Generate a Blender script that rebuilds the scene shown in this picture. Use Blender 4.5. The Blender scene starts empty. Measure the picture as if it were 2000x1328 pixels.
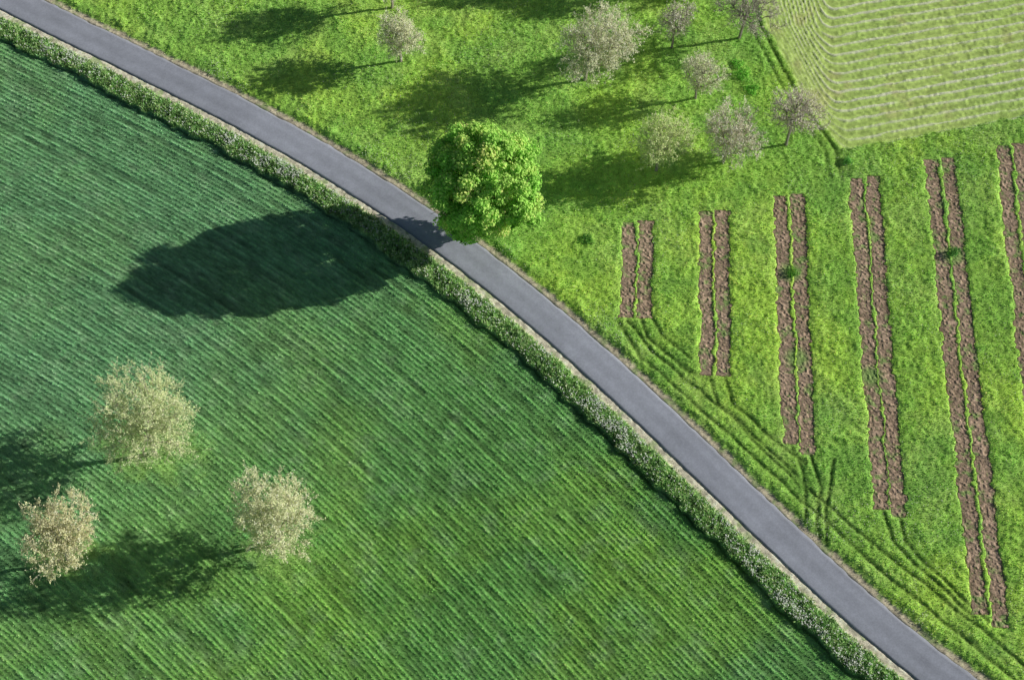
import bpy, math, numpy as np
from mathutils import Vector
S=bpy.context.scene
rng=np.random.default_rng(7)
# ---------------------------------------------------------------- camera
T=math.radians(33.0); D=200.0; F=4000.0
CX,CY,CZ=0.0,-D*math.sin(T),D*math.cos(T)
cam=bpy.data.cameras.new("camera"); co=bpy.data.objects.new("camera",cam); S.collection.objects.link(co)
co.location=(CX,CY,CZ); co.rotation_euler=(T,0,0); cam.lens=72; cam.sensor_width=36; cam.clip_start=1; cam.clip_end=8000
S.camera=co
S.view_settings.view_transform='Standard'; S.view_settings.look='None'; S.view_settings.exposure=0
def gnd(u,v):
    """survey: photo reading -> position on the z=0 ground plane (metres)"""
    x=(u-1000)/F; y=-(v-664)/F
    dy=math.sin(T)+y*math.cos(T); dz=-math.cos(T)+y*math.sin(T)
    s=-CZ/dz
    return np.array([s*x, CY+s*dy]), s
# ---------------------------------------------------------------- light
SUN_EL=math.radians(21.5); ux,uy=1.0,0.2; L=math.hypot(ux,uy); ux/=L; uy/=L
w=bpy.data.worlds.new("World"); S.world=w; w.use_nodes=True
nt=w.node_tree; bg=nt.nodes['Background']; sky=nt.nodes.new('ShaderNodeTexSky'); sky.sky_type='NISHITA'
sky.sun_disc=False; sky.sun_elevation=SUN_EL; sky.sun_rotation=math.atan2(ux,uy)
nt.links.new(sky.outputs[0],bg.inputs[0]); bg.inputs[1].default_value=0.050
sl=bpy.data.lights.new("sun",'SUN'); sl.energy=5.0; sl.angle=math.radians(0.5); sl.color=(1.0,0.97,0.88)
so=bpy.data.objects.new("sun",sl); S.collection.objects.link(so); so.location=(80,20,60)
so.rotation_euler=Vector((-math.cos(SUN_EL)*ux,-math.cos(SUN_EL)*uy,-math.sin(SUN_EL))).to_track_quat('-Z','Y').to_euler()
# ---------------------------------------------------------------- noise
def h2(ix,iy,seed):
    a=(ix.astype(np.int64)*374761393+iy.astype(np.int64)*668265263+seed*1442695041)&0xFFFFFFFF
    a=((a^(a>>13))*1274126177)&0xFFFFFFFF
    a=((a^(a>>15))*2246822519)&0xFFFFFFFF
    return ((a^(a>>16))&0xFFFFFF)/float(0xFFFFFF)
def vn(x,y,sc,seed=0):
    gx=x/sc+1000.3; gy=y/sc+1000.7; ix=np.floor(gx); iy=np.floor(gy); fx=gx-ix; fy=gy-iy
    fx=fx*fx*(3-2*fx); fy=fy*fy*(3-2*fy)
    a=h2(ix,iy,seed); b=h2(ix+1,iy,seed); c=h2(ix,iy+1,seed); d=h2(ix+1,iy+1,seed)
    return (a*(1-fx)+b*fx)*(1-fy)+(c*(1-fx)+d*fx)*fy
def fb(x,y,sc,seed=0,o=3):
    r=0;t=0;a=1.0
    for i in range(o):
        r=r+a*vn(x*math.cos(i+.5)+y*math.sin(i+.5),-x*math.sin(i+.5)+y*math.cos(i+.5),sc/2**i,seed+i*17); t+=a; a*=.55
    return r/t
def ss(a,b,x):
    t=np.clip((x-a)/(b-a),0,1); return t*t*(3-2*t)
def mix(a,b,t): return a+(b-a)*t
# ---------------------------------------------------------------- layout
AN=math.radians(40); E1=np.array([math.cos(AN),-math.sin(AN)]); E2=np.array([math.sin(AN),math.cos(AN)])
cl=[(0,-12),(100,38),(200,88),(300,138),(400,190),(500,240),(600,294),(700,350),(790,410),(900,486),(1000,568),(1100,655),(1200,746),(1300,838),(1400,930),(1500,1024),(1600,1112),(1700,1202),(1800,1290),(1850,1334)]
P=np.array([gnd(*c)[0] for c in cl]); px=P@E1; py=P@E2
pc=np.polyfit(px,py,4); XS=np.linspace(px.min()-3,px.max()+3,400); YS=np.polyval(pc,XS)
s0=(YS[6]-YS[0])/(XS[6]-XS[0]); s1=(YS[-1]-YS[-7])/(XS[-1]-XS[-7])
XS=np.concatenate([[XS[0]-4000],XS,[XS[-1]+4000]]); YS=np.concatenate([[YS[0]-4000*s0],YS,[YS[-1]+4000*s1]])
SL=np.gradient(YS,XS)
def road_d(x,y):
    a=x*E1[0]+y*E1[1]; b=x*E2[0]+y*E2[1]
    f=np.interp(a,XS,YS); c=1/np.sqrt(1+np.interp(a,XS,SL)**2)
    return (b-f)*c, a, b-f
ml=np.array([gnd(*c)[0] for c in [(1655,345),(1645,292),(1585,215),(1540,130),(1497,50),(1470,-60)]])
ML_y=np.concatenate([ml[:,1],[400]]); ML_x=np.concatenate([ml[:,0],[ml[-1,0]-60]])
mb=np.array([gnd(*c)[0] for c in [(1400,340),(1645,292),(2000,226),(2300,172)]])
MBS=(mb[3,1]-mb[1,1])/(mb[3,0]-mb[1,0])
def mown(x,y):
    dl=x-np.interp(y,ML_y,ML_x); db=y-(mb[1,1]+(x-mb[1,0])*MBS)
    return dl,db
bedpx=[(((1227,436),(1225,621)),((1260,432),(1259,622))),
 (((1377,414),(1382,733)),((1409,412),(1416,735))),
 (((1523,384),(1543,868)),((1557,380),(1578,888))),
 (((1671,350),(1720,995)),((1704,345),(1753,1010))),
 (((1818,313),(1915,1200)),((1851,309),(1956,1226))),
 (((1957,286),(2086,1400)),((1990,281),(2125,1420))),
 (((2100,258),(2270,1500)),((2132,252),(2306,1520)))]
beds=[[ (gnd(*a)[0],gnd(*b)[0]) for a,b in pr] for pr in bedpx]
HW=0.69
def bed_local(x,y,a,b):
    t=b-a; l=np.hypot(*t); t=t/l; n=np.array([t[1],-t[0]])
    u=(x-a[0])*t[0]+(y-a[1])*t[1]; v=(x-a[0])*n[0]+(y-a[1])*n[1]
    v=v+0.30*(vn(u,u*0+a[0],5,5)-.5)+.30*(vn(x,y,.9,6)-.5)+.32*(vn(x,y,.33,7)-.5)
    return u,v,l
def soil(x,y):
    m=np.full(x.shape,-99.0)
    for pr in beds:
        for a,b in pr:
            u,v,l=bed_local(x,y,a,b)
            m=np.maximum(m,np.minimum(HW-np.abs(v),np.minimum(u,l-u)))
    return m
jb=gnd(300,885)[0]; kb=gnd(548,1085)[0]; lb=gnd(140,1100)[0]
bedcut=[gnd(1545,532)[0],gnd(1556,700)[0],gnd(1700,735)[0],gnd(1862,500)[0]]
trk=[[(1208,632),(1250,700),(1320,760),(1400,828),(1500,918),(1600,1010),(1700,1098),(1800,1180),(1900,1262),(2000,1345)],
 [(1222,625),(1275,690),(1350,748),(1420,806),(1520,895),(1610,985),(1720,1075),(1830,1160),(2000,1300)],
 [(1250,622),(1262,660),(1330,715),(1380,742)],[(1275,622),(1290,655),(1345,700)],
 [(1385,735),(1405,790),(1470,860),(1560,945)],[(1415,737),(1432,790),(1500,850),(1570,905)],
 [(1547,870),(1575,950),(1572,1010)],[(1582,890),(1600,950),(1592,1020),(1605,1080)],[(1628,900),(1608,1000),(1612,1070)],
 [(1722,997),(1745,1060),(1820,1130),(1900,1205)],[(1757,1012),(1768,1060),(1850,1140),(1930,1215)]]
trk=[[gnd(*p)[0] for p in t] for t in trk]
def tracks(x,y):
    m=np.zeros(x.shape); wx=x+.35*(vn(x,y,2.5,501)-.5); wy=y+.35*(vn(x,y,2.5,502)-.5)
    for t in trk:
        for a,b in zip(t[:-1],t[1:]):
            v=b-a; l2=v@v
            s=np.clip(((wx-a[0])*v[0]+(wy-a[1])*v[1])/l2,0,1)
            dd=np.hypot(wx-a[0]-s*v[0],wy-a[1]-s*v[1]); m=np.maximum(m,np.exp(-(dd/.21)**2))
    return m
RS=0.48
def surf(x,y):
    """height and colour of the land"""
    d,a,rw=road_d(x,y); dl,db=mown(x,y)
    n1=fb(x,y,1.3,1); n2=vn(x,y,.30,9); n3=fb(x,y,9,21); n4=fb(x,y,.6,33,2); n5=fb(x,y,24,41,2)
    # --- wheat in drilled rows that run with the road
    wob=rw+.35*(vn(a,rw,18,3)-.5)+.06*(vn(a,rw,2.2,31)-.5)
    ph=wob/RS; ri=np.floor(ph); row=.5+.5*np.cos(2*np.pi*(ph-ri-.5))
    rh=h2(ri,ri*0+3,77); grp=h2(np.floor(ri/3.),ri*0,78)
    lin=vn(a,ri*9.1,2.8,85)
    strk=vn(a,wob*4.0,.75,86)
    thin=ss(.45,.05,rh)*ss(.25,.7,lin)
    rowd=(.45+.55*rh)*ss(.0,.75,vn(a,ri*7.3,1.2,81))
    hF=.22+.06*row*rowd+.015*grp-.03*thin
    patchy=ss(.35,.7,n3)
    cF=np.stack([mix(.205,.285,patchy),mix(.455,.550,patchy),mix(.125,.115,patchy)],-1)
    blue=np.clip(ss(.6,-.7,(x*.7-y*1.0)/50.)*.9+.6*(n5-.4),0,1)
    cF=cF*(1-blue[...,None]*.7)+np.array([.235,.475,.27])*(blue[...,None]*.7)
    pale=ss(.52,.8,fb(x,y,1.4,401))[...,None]*.22; cF=cF*(1-pale)+np.array([.45,.62,.38])*pale
    dkp=ss(.50,.75,fb(x,y,3.2,405))[...,None]; cF=cF*(1-.12*dkp)
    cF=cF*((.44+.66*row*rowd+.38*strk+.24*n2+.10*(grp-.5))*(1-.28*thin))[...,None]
    under=np.zeros(x.shape)
    for c,r in ((jb,5.0),(kb,4.2),(lb,3.2)):
        q=np.hypot((x-c[0])/1.3,(y-c[1])); under=np.maximum(under,ss(r,r*.3,q+2.6*(n1-.5)*2))
    cF=cF*(1-.7*under[...,None])+np.array([.36,.58,.16])*(.7*under*(.5+.9*n4))[...,None]
    hF=hF*(1-.35*under)+.25*under*n1
    # --- meadow
    tuft=ss(.40,.78,n1); tf2=ss(.35,.8,fb(x,y,.55,71,2))
    hM=.07+.08*tuft*(.4+.9*n3)+.04*n2+.045*tf2
    nn=ss(.25,.75,n3)
    cM=np.stack([mix(.37,.51,nn),mix(.65,.79,nn),mix(.12,.15,n1)],-1)*(.74+.18*tuft+.25*n2+.16*tf2)[...,None]
    yel=ss(.50,.75,fb(x,y,3.5,61))[...,None]; cM=cM*(1-.25*yel)+np.array([.62,.82,.26])*.25*yel
    dk=ss(.50,.74,fb(x,y,2.8,64))[...,None]*.36; cM=cM*(1-dk)+np.array([.20,.45,.10])*dk
    # --- mown field
    xl=dl*2.9; k=4.0; hh=np.clip(.5+.5*(db-xl)/k,0,1); m=mix(db,xl,hh)-k*hh*(1-hh)
    m2=m+1.0*(vn(x,y,14,91)-.5)+.20*(vn(x,y,1.2,92)-.5)
    ph2=m2/1.28; r2=np.floor(ph2); lr=.5+.5*np.cos(2*np.pi*(ph2-r2)); sw=ss(.74,.97,lr)*ss(.15,.45,vn(x*.5+r2*9,y,.9,93)+.08)*(.65+.35*h2(r2,r2*0,94))
    sw=sw*mix(.35,1,ss(.8,3.5,dl))
    gp=ss(.35,0,lr)
    hC=.04+.07*sw+.03*n2+.03*n4
    fr=ss(.1,.7,n4)
    cC=np.stack([mix(.54,.68,n3),mix(.76,.84,n3),mix(.20,.26,n3)],-1)*(.68+.20*fr+.25*n2-.14*gp)[...,None]
    cC=cC*(1-.9*sw[...,None])+np.array([.89,.89,.70])*(.9*sw)[...,None]
    brown=ss(.60,.80,fb(x,y,2.6,95))[...,None]; cC=cC*(1-.35*brown)+np.array([.64,.56,.28])*.35*brown
    mk=ss(-.35,.25,np.minimum(dl,db)+.7*(n1-.5)+.3*(n2-.5))
    inm=mk[...,None]
    h=mix(hM,hC,mk); c=cM*(1-inm)+cC*inm
    pth=np.exp(-((dl+.75)/.28)**2)+.6*np.exp(-((dl+1.9)/.22)**2)
    pth=pth*ss(mb[1,1]-5.5,mb[1,1]-2,y)*(.5+.8*n1)
    h=h-.14*np.clip(pth,0,1); c=c*(1-.5*np.clip(pth,0,1))[...,None]
    tr=np.zeros(x.shape); sel=(d>1.5)&(y<8)&(x>5)&(y>-45)&(x<70)
    tr[sel]=tracks(x[sel],y[sel]); tr=np.clip(tr*(.35+1.0*n1),0,1)
    h=h-.12*tr; c=c*(1-.60*tr)[...,None]
    # verge left of road
    ve=-5.05+.5*(vn(a,a*0,3,51)-.5)+.6*(vn(x,y,.8,53)-.5)
    kv=ss(ve-.15,ve+.15,d)
    hV=.14+.20*ss(.25,.8,fb(x,y,2.0,55))+.16*fb(x,y,.5,56,2)+.10*n2
    cV=np.stack([.28+.14*n1,.49+.20*n1,.16+.10*n1],-1)*(.50+.85*n2)[...,None]
    left=d<0
    hL=mix(hF,hV,kv); cL=cF*(1-kv[...,None])+cV*kv[...,None]
    gut=np.exp(-((d-ve+.25)/.22)**2); hL=hL-.15*gut; cL=cL*(1-.4*gut)[...,None]
    h=np.where(left,hL,h); c=np.where(left[...,None],cL,c)
    kr=ss(4.4,3.0,d)*(~left)
    h=h+kr*.16*n1
    ad=np.abs(d)+.34*(n4-.5)+.24*(n2-.5)
    wdt=np.where(left,2.60,2.45)
    sh=ss(wdt+.22,wdt-.12,ad)
    dry=np.where(left[...,None],np.array([.84,.78,.62]),np.array([.72,.64,.46]))*(.60+.65*n2)[...,None]
    grs=ss(.55,.75,fb(x,y,.9,66))*.6
    dry=dry*(1-grs[...,None])+np.array([.28,.44,.13])*grs[...,None]
    c=c*(1-sh[...,None])+dry*sh[...,None]
    h=h*ss(wdt-.25,wdt+1.0,ad)+.02+.04*n2*np.where(d<-5.5,0,1)
    sd=soil(x,y); ins=ss(-.05,.08,sd)
    lip=ss(-.45,-.05,sd)*(1-ins)*(.4+.9*n4); c=c*(1+.18*lip)[...,None]
    h=np.where(sd>-.5,mix(h,h*.7,ss(-.5,-.1,sd)),h)
    h=h*(1-ins)-.06*ins; c=c*(1-ins[...,None])+np.array([.3,.2,.12])*ins[...,None]
    ur=ss(1.86,1.70,np.abs(d)); h=h*(1-ur)-.10*ur
    return h,np.clip(c,0.004,.88),dict(d=d,a=a,row=row,rowd=rowd,mk=mk,kv=kv,sh=sh,sd=sd,n1=n1,n3=n3,left=left,pth=np.maximum(pth,tr),sw=sw,off=(ri+.5-ph)*RS,under=under,thin=thin)
# ---------------------------------------------------------------- mesh helper
def mesh(name,V,Fc,col=None,mat=None,smooth=False,parent=None):
    V=np.ascontiguousarray(V,dtype=np.float32); Fc=np.ascontiguousarray(Fc,dtype=np.int32); k=Fc.shape[1]
    me=bpy.data.meshes.new(name); me.vertices.add(len(V)); me.vertices.foreach_set('co',V.ravel())
    me.loops.add(Fc.size); me.loops.foreach_set('vertex_index',Fc.ravel())
    me.polygons.add(len(Fc)); me.polygons.foreach_set('loop_start',np.arange(0,Fc.size,k,dtype=np.int32))
    me.polygons.foreach_set('use_smooth',np.full(len(Fc),smooth,dtype=bool))
    if col is not None:
        at=me.attributes.new('Col','FLOAT_COLOR','POINT'); c4=np.ones((len(V),4),np.float32); c4[:,:3]=np.clip(col,0,.9)
        at.data.foreach_set('color',c4.ravel())
    me.update(calc_edges=True)
    if mat: me.materials.append(mat)
    o=bpy.data.objects.new(name,me); S.collection.objects.link(o)
    if parent: o.parent=parent
    return o
def material(name,trans=0.0,noise=None):
    m=bpy.data.materials.new(name); m.use_nodes=True; t=m.node_tree; N=t.nodes; K=t.links
    N.remove(N['Principled BSDF']); out=N['Material Output']; p=N.new('ShaderNodeBsdfDiffuse'); p.inputs['Roughness'].default_value=.3
    at=N.new('ShaderNodeAttribute'); at.attribute_name='Col'; src=at.outputs['Color']
    if noise:
        tc=N.new('ShaderNodeTexCoord')
        for sc,lo,hi in noise:
            n=N.new('ShaderNodeTexNoise'); n.inputs['Scale'].default_value=sc; n.inputs['Detail'].default_value=3; n.inputs['Roughness'].default_value=.65
            K.new(tc.outputs['Object'],n.inputs['Vector'])
            r=N.new('ShaderNodeMapRange'); r.inputs[1].default_value=.3; r.inputs[2].default_value=.7; r.inputs[3].default_value=lo; r.inputs[4].default_value=hi
            K.new(n.outputs[0],r.inputs[0])
            mx=N.new('ShaderNodeVectorMath'); mx.operation='SCALE'; K.new(src,mx.inputs[0]); K.new(r.outputs[0],mx.inputs['Scale']); src=mx.outputs[0]
    K.new(src,p.inputs[0]); K.new(p.outputs[0],out.inputs[0])
    if trans>0:
        tr=N.new('ShaderNodeBsdfTranslucent'); K.new(src,tr.inputs[0]); ms=N.new('ShaderNodeMixShader'); ms.inputs[0].default_value=trans
        K.new(p.outputs[0],ms.inputs[1]); K.new(tr.outputs[0],ms.inputs[2]); K.new(ms.outputs[0],out.inputs[0])
    return m
M_ground=material('grassland_ground',0,[(9,.70,1.30)])
M_grass=material('grass_blades',.25)
M_leaf=material('foliage',.30)
M_twigleaf=material('young_leaves',.30)
M_bark=material('bark',0,[(4,.7,1.3)])
M_soil=material('tilled_soil',0,[(8,.6,1.4)])
M_road=material('asphalt',0,[(.25,.92,1.08),(1.6,.95,1.05),(6,.90,1.10),(30,.85,1.15)])
M_flower=material('white_flowers',.3)
# ---------------------------------------------------------------- ground sheet
def axis(lo,hi,st):
    c=np.arange(lo,hi+st/2,st); e=[];g=st
    x=0
    while x<3000: g*=1.18; x+=g; e.append(x)
    e=np.array(e); return np.concatenate([(lo-e)[::-1],c,hi+e])
gx=axis(-60,60,.12); gy=axis(-38,47,.12)
X,Y=np.meshgrid(gx,gy); h,c,_=surf(X.ravel(),Y.ravel())
xr,yr=X.ravel(),Y.ravel()
far=ss(0,25,np.maximum(np.abs(xr)-60,np.maximum(-38-yr,yr-47)))
dd=road_d(xr,yr)[0]
h=h*(1-far)+far*np.where(np.abs(dd)<3,-.3,-.05)
nx,ny=len(gx),len(gy); idx=np.arange(nx*ny).reshape(ny,nx)
Fq=np.stack([idx[:-1,:-1],idx[:-1,1:],idx[1:,1:],idx[1:,:-1]],-1).reshape(-1,4)
mesh('ground',np.stack([xr,yr,h],-1),Fq,c,M_ground,True)
# ---------------------------------------------------------------- road
a=np.concatenate([[-1500,-600,-200],np.arange(-90,90,.4),[200,600,1500]])
f=np.interp(a,XS,YS); sl=np.interp(a,XS,SL); ker=np.ones(9)/9
sl[5:-5]=np.convolve(sl,ker,'same')[5:-5]
tl=np.sqrt(1+sl**2); tx=1/tl; ty=sl/tl
prof=np.array([-1.84,-1.80,-1.5,-1.1,-.7,-.35,0,.35,.7,1.1,1.5,1.80,1.84]); pz=.06+.04*(1-(prof/1.84)**2); pz[0]=pz[-1]=-.15
V=[];C=[]
for j,q in enumerate(prof):
    jit=np.zeros_like(a)
    if j in(0,1,11,12): jit=.20*(vn(a,a*0,.8,100 if j<2 else 101)-.5)+.14*(vn(a,a*0,5,102)-.5)
    qq=q+jit
    A=a-ty*qq; B=f+tx*qq
    V.append(np.stack([A*E1[0]+B*E2[0],A*E1[1]+B*E2[1],np.full_like(a,pz[j])],-1))
    tone=(.92+.12*np.exp(-((abs(q)-.85)/.35)**2)+.12*(vn(a,a*0+q*3,2.2,110)-.5)+.20*(vn(a,a*0+q,14,111)-.5))
    if abs(q)>1.7: tone=tone*.88
    C.append(np.array([.395,.415,.485])*tone[:,None])
V=np.stack(V,1);C=np.stack(C,1);na,npf=V.shape[:2]; idx=np.arange(na*npf).reshape(na,npf)
mesh('road',V.reshape(-1,3),np.stack([idx[:-1,:-1],idx[1:,:-1],idx[1:,1:],idx[:-1,1:]],-1).reshape(-1,4),C.reshape(-1,3),M_road,True)
# ---------------------------------------------------------------- soil beds
for bi,pr in enumerate(beds):
    VV=[];FF=[];CC=[];o=0
    for a0,b0 in pr:
        t=b0-a0; l=np.hypot(*t); t/=l; n=np.array([t[1],-t[0]])
        us=np.arange(-.1,l+.1,.08); vs=np.arange(-HW-.5,HW+.51,.08)
        U,W=np.meshgrid(us,vs,indexing='ij'); x=a0[0]+t[0]*U+n[0]*W; y=a0[1]+t[1]*U+n[1]*W
        u2,v2,_=bed_local(x,y,a0,b0)
        ed=np.minimum(HW+.08-np.abs(v2),np.minimum(U+.1,l+.1-U)); e=ss(.0,.06,ed)
        cl1=vn(x,y,.22,200+bi); cl2=vn(x,y,.55,230+bi); cl3=fb(x,y,2.5,240); c9=ss(.35,.8,cl1)
        z=.01+e*(.02+.06*c9*(.4+cl2)+.03*vn(x,y,.12,260))-.16*(1-e)
        dke=mix(.66,1,ss(.05,.35,ed))
        cc=np.stack([mix(.40,.58,cl3),mix(.29,.43,cl3),mix(.20,.32,cl3)],-1)*((.48+.70*c9*cl2+.6*vn(x,y,.11,270))*dke)[...,None]
        wg=ss(.56,.8,fb(x,y,.6,280))[...,None]*.75
        for bc in bedcut: wg=np.maximum(wg,(ss(1.6,.5,np.hypot(x-bc[0],y-bc[1])))[...,None]*.8)
        cc=cc*(1-wg)+np.array([.26,.44,.12])*wg
        VV.append(np.stack([x,y,z],-1).reshape(-1,3)); CC.append(cc.reshape(-1,3))
        a_,b_=U.shape; idx=np.arange(a_*b_).reshape(a_,b_)+o; o+=a_*b_
        FF.append(np.stack([idx[:-1,:-1],idx[:-1,1:],idx[1:,1:],idx[1:,:-1]],-1).reshape(-1,4)[:,::-1])
    mesh('plowed_soil_bed',np.concatenate(VV),np.concatenate(FF),np.concatenate(CC),M_soil,False)
# ---------------------------------------------------------------- blades
def blades(name,x,y,z,hh,wd,col,mat,lean=.35,tip=1.25,base=.9):
    n=len(x); az=rng.uniform(0,2*np.pi,n); la=rng.uniform(0,2*np.pi,n); ln=hh*lean*rng.uniform(.2,1.6,n)
    c,s=np.cos(az)*wd/2,np.sin(az)*wd/2
    V=np.empty((n,3,3)); V[:,0]=np.stack([x-c,y-s,z],-1); V[:,1]=np.stack([x+c,y+s,z],-1)
    V[:,2]=np.stack([x+np.cos(la)*ln,y+np.sin(la)*ln,z+hh],-1)
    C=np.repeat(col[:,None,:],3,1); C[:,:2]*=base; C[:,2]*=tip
    return mesh(name,V.reshape(-1,3),np.arange(3*n).reshape(n,3),C.reshape(-1,3),mat)
NB=950000
x=rng.uniform(-60,60,NB); y=rng.uniform(-38,47,NB)
kk=np.abs(x)<50+(y+38)*.14; x=x[kk];y=y[kk];NB=len(x)
# wheat plants stand on their drill rows
d0,_,_=road_d(x,y); _,_,q0=surf(x,y)
sh_=np.where((d0<-5.6),q0['off']*.68*(1-.7*q0['under']),0); x=x+E2[0]*sh_; y=y+E2[1]*sh_
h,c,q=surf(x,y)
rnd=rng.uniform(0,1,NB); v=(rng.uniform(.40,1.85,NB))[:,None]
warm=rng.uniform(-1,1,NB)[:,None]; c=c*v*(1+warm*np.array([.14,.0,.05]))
okr=(np.abs(q['d'])>1.95)&(q['sd']<-.02)
wheat=okr&q['left']&(q['kv']<.5)&(q['sh']<.5)&(rnd>.4*q['thin'])
inb=q['sd']>-.02
mead=((okr&(~q['left'])&(q['mk']<.5)&(q['sh']<.6)&(rnd<.9-.6*np.clip(q['pth'],0,1)))|(inb&(rnd<.13)))
cut=okr&(q['mk']>=.5)&(rnd<.35+.65*q['sw'])
verg=okr&q['left']&(q['kv']>=.5)&(q['sh']<.5)
dry=okr&(q['sh']>=.5)&(rnd<.55)
h=np.where(inb,.03,h); c[inb]=np.array([.36,.58,.16])
def g(m): return x[m],y[m],h[m]-.03
u=rng.uniform
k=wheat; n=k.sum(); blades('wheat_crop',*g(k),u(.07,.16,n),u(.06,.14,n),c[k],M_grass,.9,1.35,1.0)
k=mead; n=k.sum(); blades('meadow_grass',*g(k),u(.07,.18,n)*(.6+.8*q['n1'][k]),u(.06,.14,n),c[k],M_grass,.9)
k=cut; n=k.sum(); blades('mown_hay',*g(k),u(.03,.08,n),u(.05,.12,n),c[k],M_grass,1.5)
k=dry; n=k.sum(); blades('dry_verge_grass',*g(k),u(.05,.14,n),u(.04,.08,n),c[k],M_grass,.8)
k=np.where(verg)[0]; k=np.concatenate([k,k,k]); n=len(k); xx=x[k]+u(-.15,.15,n); yy=y[k]+u(-.15,.15,n)
cc=c[k]*u(.55,1.55,n)[:,None]
blades('roadside_hedgerow',xx,yy,h[k]-.05+u(0,.22,n),u(.08,.30,n),u(.08,.20,n),cc,M_leaf,.9)
# ---------------------------------------------------------------- leaf quads
def leafquads(P,Nn,size,col):
    n=len(P); Nn=Nn/np.linalg.norm(Nn,axis=1,keepdims=True)
    r=rng.normal(size=(n,3)); A=np.cross(Nn,r); A/=np.linalg.norm(A,axis=1,keepdims=True)+1e-9; B=np.cross(Nn,A)
    s=size[:,None]
    V=np.stack([P-A*s*.5,P-B*s*.32,P+A*s*.5,P+B*s*.32],1)
    V[:,1]+=Nn*s*.08; V[:,3]+=Nn*s*.08
    return V.reshape(-1,3),np.arange(4*n).reshape(n,4),np.repeat(col,4,0)
def flowers(name,mask_p,hgt,size,col=(.84,.87,.82)):
    k=np.where(mask_p)[0]; n=len(k)
    Pp=np.stack([x[k],y[k],h[k]+u(hgt[0],hgt[1],n)],-1)
    Nn=np.stack([u(.0,.9,n),u(-.5,.5,n),np.ones(n)],-1)
    V,Fc,C=leafquads(Pp,Nn,u(size[0],size[1],n),np.array(col)*u(.65,1.05,n)[:,None])
    mesh(name,V,Fc,C,M_flower)
fl=ss(.42,.68,fb(x,y,4.5,301))*ss(.36,.7,fb(x,y,.8,303))
flowers('cow_parsley_flowers',verg&(rng.uniform(0,1,NB)<.80*fl+.06),(.18,.42),(.09,.24))
flm=ss(.55,.75,fb(x,y,6,311))
flowers('meadow_flowers',mead&(rng.uniform(0,1,NB)<.05*flm+.14*ss(5.5,3,q['d'])*flm+.003),(.10,.22),(.07,.15),(.7,.74,.6))
# ---------------------------------------------------------------- trees
def tubes(P0,P1,R0,R1,sides):
    n=len(P0); dv=P1-P0; dv/=np.linalg.norm(dv,axis=1,keepdims=True)+1e-9
    ref=np.where(np.abs(dv[:,2:3])>.9,np.array([[1.,0,0]]),np.array([[0,0,1.]]))
    A=np.cross(dv,ref); A/=np.linalg.norm(A,axis=1,keepdims=True); B=np.cross(dv,A)
    an=np.arange(sides)*2*np.pi/sides
    ring=lambda P,R: P[:,None]+R[:,None,None]*(np.cos(an)[None,:,None]*A[:,None]+np.sin(an)[None,:,None]*B[:,None])
    V=np.concatenate([ring(P0,R0),ring(P1,R1)],1)
    j=np.arange(sides); jn=(j+1)%sides
    f=np.stack([j,jn,jn+sides,j+sides],-1)[None]+(np.arange(n)*2*sides)[:,None,None]
    return V.reshape(-1,3),f.reshape(-1,4)
def skeleton(base,cc,rx,ry,rz,N,r,trunk,rad_tip=.012,irr=.12):
    p=r.normal(size=(N,3)); p/=np.linalg.norm(p,axis=1,keepdims=True)
    ph=r.uniform(0,6.3,6); az=np.arctan2(p[:,1],p[:,0])
    lob=1+irr*(np.sin(2*az+ph[0])+.8*np.sin(3*az+ph[1]+2*p[:,2])+.6*np.sin(5*az+ph[2]-3*p[:,2]))
    p*=(r.uniform(0,1,N)**.42*lob)[:,None]
    pts=cc+p*np.array([rx,ry,rz])*(1+.10*r.normal(size=(N,1)))
    nodes=[base-np.array([0,0,.2])]; par=[-1]; pl=[0]
    m=5; top=np.array([base[0]*.6+cc[0]*.4,base[1]*.6+cc[1]*.4,trunk])
    for i in range(1,m+1):
        t=i/m; nodes.append(base+(top-base)*t+np.array([*(r.normal(size=2)*.05),0])); par.append(i-1); pl.append(pl[-1]+.3)
    order=np.argsort(np.linalg.norm(pts-top,axis=1))
    nd=np.zeros((N*3+20,3)); nd[:len(nodes)]=nodes; L_=np.zeros(N*3+20); L_[:len(pl)]=pl; cnt=len(nodes); start=3
    for i in order:
        q_=pts[i]; dd_=np.linalg.norm(nd[start:cnt]-q_,axis=1); j=start+int(np.argmin(dd_+.35*L_[start:cnt])); dist=dd_[j-start]
        k_=2 if dist>.5 else 1
        prev=j
        for s_ in range(1,k_+1):
            t=s_/k_; pp=nd[j]+(q_-nd[j])*t
            if s_<k_: pp=pp+r.normal(size=3)*dist*.10+np.array([0,0,.08*dist])
            nd[cnt]=pp; par.append(prev); L_[cnt]=L_[prev]+dist/k_; prev=cnt; cnt+=1
    nd=nd[:cnt]; par=np.array(par); w_=np.zeros(cnt); ch=np.bincount(par[par>=0],minlength=cnt)
    w_[ch==0]=1
    for i in range(cnt-1,0,-1): w_[par[i]]+=w_[i]
    R=rad_tip*w_**.46
    return nd,par,R,cnt
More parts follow.
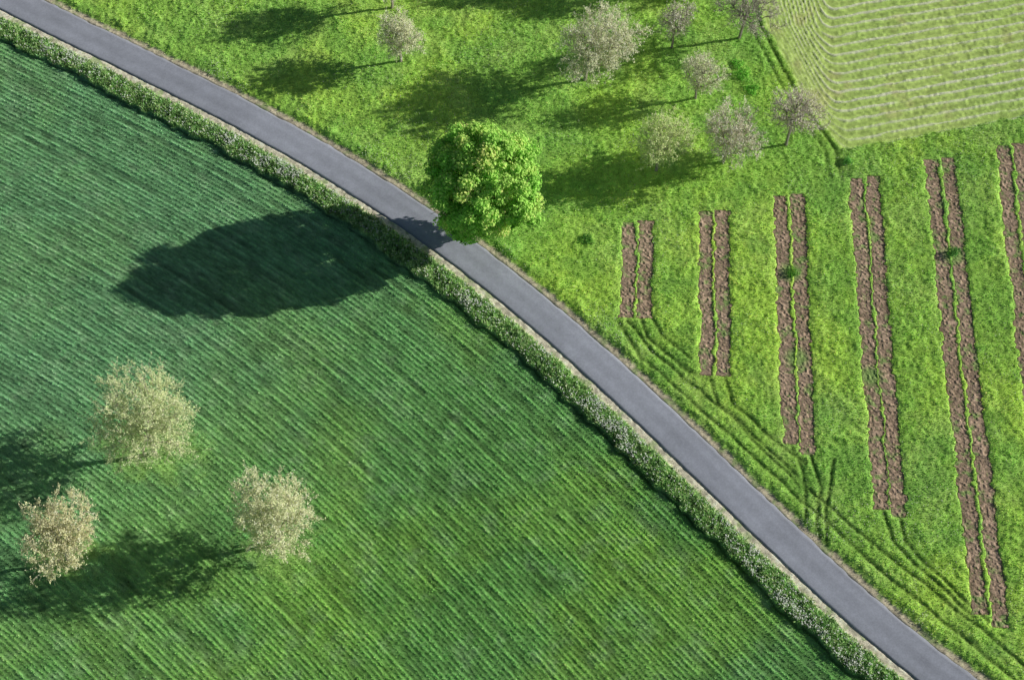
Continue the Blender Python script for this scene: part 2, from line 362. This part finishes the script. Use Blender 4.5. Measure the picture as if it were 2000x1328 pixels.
def fruit_tree(u0,v0,uc,vc,rpx,rpy=None,leaf=(.32,.30,.17),dens=1.0,seed=0,name='fruit_tree',lsz=(.095,.20),bark=(.30,.26,.22)):
    global rng
    r=np.random.default_rng(seed); b,s=gnd(u0,v0); sc=F/s
    th=math.asin(min(.9,(b[1]-CY)/math.hypot(b[1]-CY,CZ)))
    zc=(v0-vc)/(sc*math.sin(th)); rx=rpx/sc
    ry=rx; rr=(rpy or rpx)/sc; rz=math.sqrt(max((rr**2-(ry*math.cos(th))**2),0))/math.sin(th); rz=min(max(rz,rx*.62),rx*1.05)
    rz=min(rz,zc*.85)
    base=np.array([b[0],b[1],.05]); cc=np.array([b[0]+(uc-u0)/sc,b[1],zc])
    N=int(150+95*rx*dens**.5); trunk=max(.8,zc-rz*.75)
    nd,par,R,cnt=skeleton(base,cc,rx*.97,ry*.97,rz*.97,N,r,trunk,.016,.14)
    R[0]*=1.25
    i=np.arange(1,cnt); V1,F1=tubes(nd[par[i]],nd[i],R[par[i]]*.85+.15*R[i],R[i],6)
    tn=int(N*6.0); jj=r.integers(6,cnt,tn); out=(nd[jj]-(cc-np.array([0,0,rz*.6])))/np.array([rx,ry,rz]); out/=np.linalg.norm(out,axis=1,keepdims=True)+1e-6
    dr=out*.8+r.normal(size=(tn,3))*.6; dr/=np.linalg.norm(dr,axis=1,keepdims=True); ll=r.uniform(.25,.9,tn)*(.6+.12*rx)
    st_=nd[jj]; en=st_+dr*ll[:,None]
    V2,F2=tubes(st_,en,np.full(tn,.013),np.full(tn,.006),3)
    VV=np.concatenate([V1,V2]); FF=np.concatenate([F1,F2+len(V1)])
    cb=np.array(bark)*np.ones((len(VV),1)); cb[len(V1):]=np.array(leaf)*.65+np.array(bark)*.35
    e=bpy.data.objects.new(name,None); S.collection.objects.link(e); e.location=(0,0,0)
    mesh('trunk_and_branches',VV,FF,cb,M_bark,False,e)
    nl=int(tn*4.6*dens); k_=r.integers(0,tn,nl); t=r.uniform(.15,1.1,nl)[:,None]
    Pp=st_[k_]+(en-st_)[k_]*t+r.normal(size=(nl,3))*.07
    Nn=r.normal(size=(nl,3))*.6+np.array([.85,-.1,.5])
    tonek=r.uniform(.75,1.25,tn)[k_]*r.uniform(.75,1.25,nl)
    gr=r.uniform(0,1,nl)[:,None]**1.5
    col=(np.array(leaf)*(1-gr*.45)+np.array([.56,.78,.28])*gr*.45)*tonek[:,None]
    sv=rng; rng=r
    V,Fc,C=leafquads(Pp,Nn,r.uniform(lsz[0],lsz[1],nl),col); rng=sv
    mesh('leaves',V,Fc,C,M_twigleaf,False,e)
    return e
tan=(.90,.90,.66); gry=(.82,.76,.67); yg=(.78,.90,.46); pnk=(.90,.83,.71)
FT=[(303,888,300,815,104,98,(.82,.90,.54),1.15,1),(547,1066,545,1005,80,88,(.89,.90,.60),1.25,2),(137,1098,135,1045,76,66,(.89,.82,.56),1.0,3),
 (783,122,782,68,42,40,tan,.75,4),(1141,158,1165,88,80,70,(.90,.89,.67),.95,5),(1312,95,1316,40,34,38,gry,.32,6),
 (1443,76,1458,14,66,42,(.62,.56,.52),.32,7),(1358,195,1366,145,42,42,tan,.40,8),(1535,285,1546,220,52,46,(.80,.71,.66),.46,9),
 (1281,336,1290,272,52,56,yg,.75,10),(1412,318,1425,262,62,52,pnk,.7,11),
 (766,17,764,-45,52,48,gry,.6,12),(1290,-30,1300,-90,55,50,tan,.8,13),(1120,-45,1130,-100,50,48,tan,.8,14),(1500,-60,1510,-120,60,50,gry,.7,15),(-120,1010,-125,945,85,80,tan,1.0,16)]
for t_ in FT:
    fruit_tree(*t_[:6],leaf=t_[6],dens=t_[7],seed=t_[8],bark=(.34,.30,.28) if t_[7]<.6 else (.46,.41,.34))
def big_tree():
    global rng
    r=np.random.default_rng(99); b,s=gnd(949,454); base=np.array([b[0],b[1],0.0]); cc=np.array([b[0]-.15,b[1],8.3]); rx,ry,rz=5.6,5.8,6.2
    e=bpy.data.objects.new('chestnut_tree',None); S.collection.objects.link(e)
    nd,par,R,cnt=skeleton(base,cc,rx*.8,ry*.8,rz*.8,500,r,2.2,.022,.05)
    i=np.arange(1,cnt); V1,F1=tubes(nd[par[i]],nd[i],R[par[i]]*.85+.15*R[i],R[i],7)
    mesh('trunk_and_branches',V1,F1,np.array([.16,.13,.10])*np.ones((len(V1),1)),M_bark,False,e)
    nlobe=400; p=r.normal(size=(nlobe,3)); p/=np.linalg.norm(p,axis=1,keepdims=True)
    bump=.87+.07*np.sin(p[:,0]*4+1)*np.cos(p[:,1]*5)+.07*r.normal(size=nlobe)
    inner=r.uniform(0,1,nlobe)<.22; bump=np.where(inner,bump*.7,bump)
    lc=cc+p*bump[:,None]*np.array([rx,ry,rz]); lr=r.uniform(.35,1.0,nlobe)
    nl=78000; k=r.choice(nlobe,nl,p=lr**2/np.sum(lr**2)); q_=r.normal(size=(nl,3)); q_/=np.linalg.norm(q_,axis=1,keepdims=True)
    q_[:,2]*=np.where(q_[:,2]<0,.5,.8)
    rad=lr[k]*(.4+.85*r.uniform(0,1,nl)**.8); P_=lc[k]+q_*rad[:,None]
    Nn=q_*.7+p[k]*.4+np.array([.7,.08,.5])+r.normal(size=(nl,3))*.55
    tone=r.uniform(.8,1.15,nlobe)[k]*r.uniform(.6,1.5,nl)
    yv=r.uniform(0,1,nlobe)[k][:,None]
    col=(np.array([.42,.80,.16])*(1-yv)+np.array([.58,.88,.22])*yv)*tone[:,None]
    sv=rng; rng=r; V,Fc,C=leafquads(P_,Nn,r.uniform(.18,.42,nl),col); rng=sv
    mesh('leaves',V,Fc,C,M_leaf,False,e)
big_tree()
def shrub(u0,v0,rad,hgt,col,seed,n=500,name='shrub'):
    r=np.random.default_rng(seed); b,_=gnd(u0,v0); m=9
    sc_=np.array([rad,rad,hgt/2]); P_=r.normal(size=(n,3)); P_/=np.linalg.norm(P_,axis=1,keepdims=True); P_*=r.uniform(.3,1.0,n)[:,None]**.6
    az=np.arctan2(P_[:,1],P_[:,0]); P_[:,:2]*=(1+.3*np.sin(az*3+seed))[:,None]
    P_=P_*sc_+np.array([b[0],b[1],hgt/2+.12])
    N_=P_-np.array([b[0],b[1],0])+r.normal(size=(n,3))*.5
    V,Fc,C=leafquads(P_,N_,r.uniform(.10,.22,n),np.array(col)*3.2*r.uniform(.6,1.3,n)[:,None])
    e=bpy.data.objects.new(name,None); S.collection.objects.link(e)
    mesh('leaves',V,Fc,C,M_leaf,False,e)
    st=np.repeat(np.array([[b[0],b[1],-.1]]),m,0); en=P_[:m]; V,Fc=tubes(st,en,np.full(m,.03),np.full(m,.012),5)
    mesh('stems',V,Fc,np.array([.15,.12,.08])*np.ones((len(V),1)),M_bark,False,e)
for a_ in [(1862,497,.6,.8,(.05,.13,.03),1,260),(1548,535,.7,.45,(.07,.16,.03),2,260),(1146,470,.8,.35,(.06,.14,.03),4,260),
  (1450,150,1.0,.5,(.10,.22,.04),5,450),(1468,178,.8,.4,(.10,.22,.04),6,350),(1440,128,.7,.4,(.10,.22,.04),7,300),(895,160,.5,.4,(.2,.27,.10),8,200),(1655,318,.5,.5,(.09,.2,.05),9,250)]:
    shrub(*a_)
print('tris wheat',wheat.sum(),'meadow',mead.sum(),'verge',verg.sum())
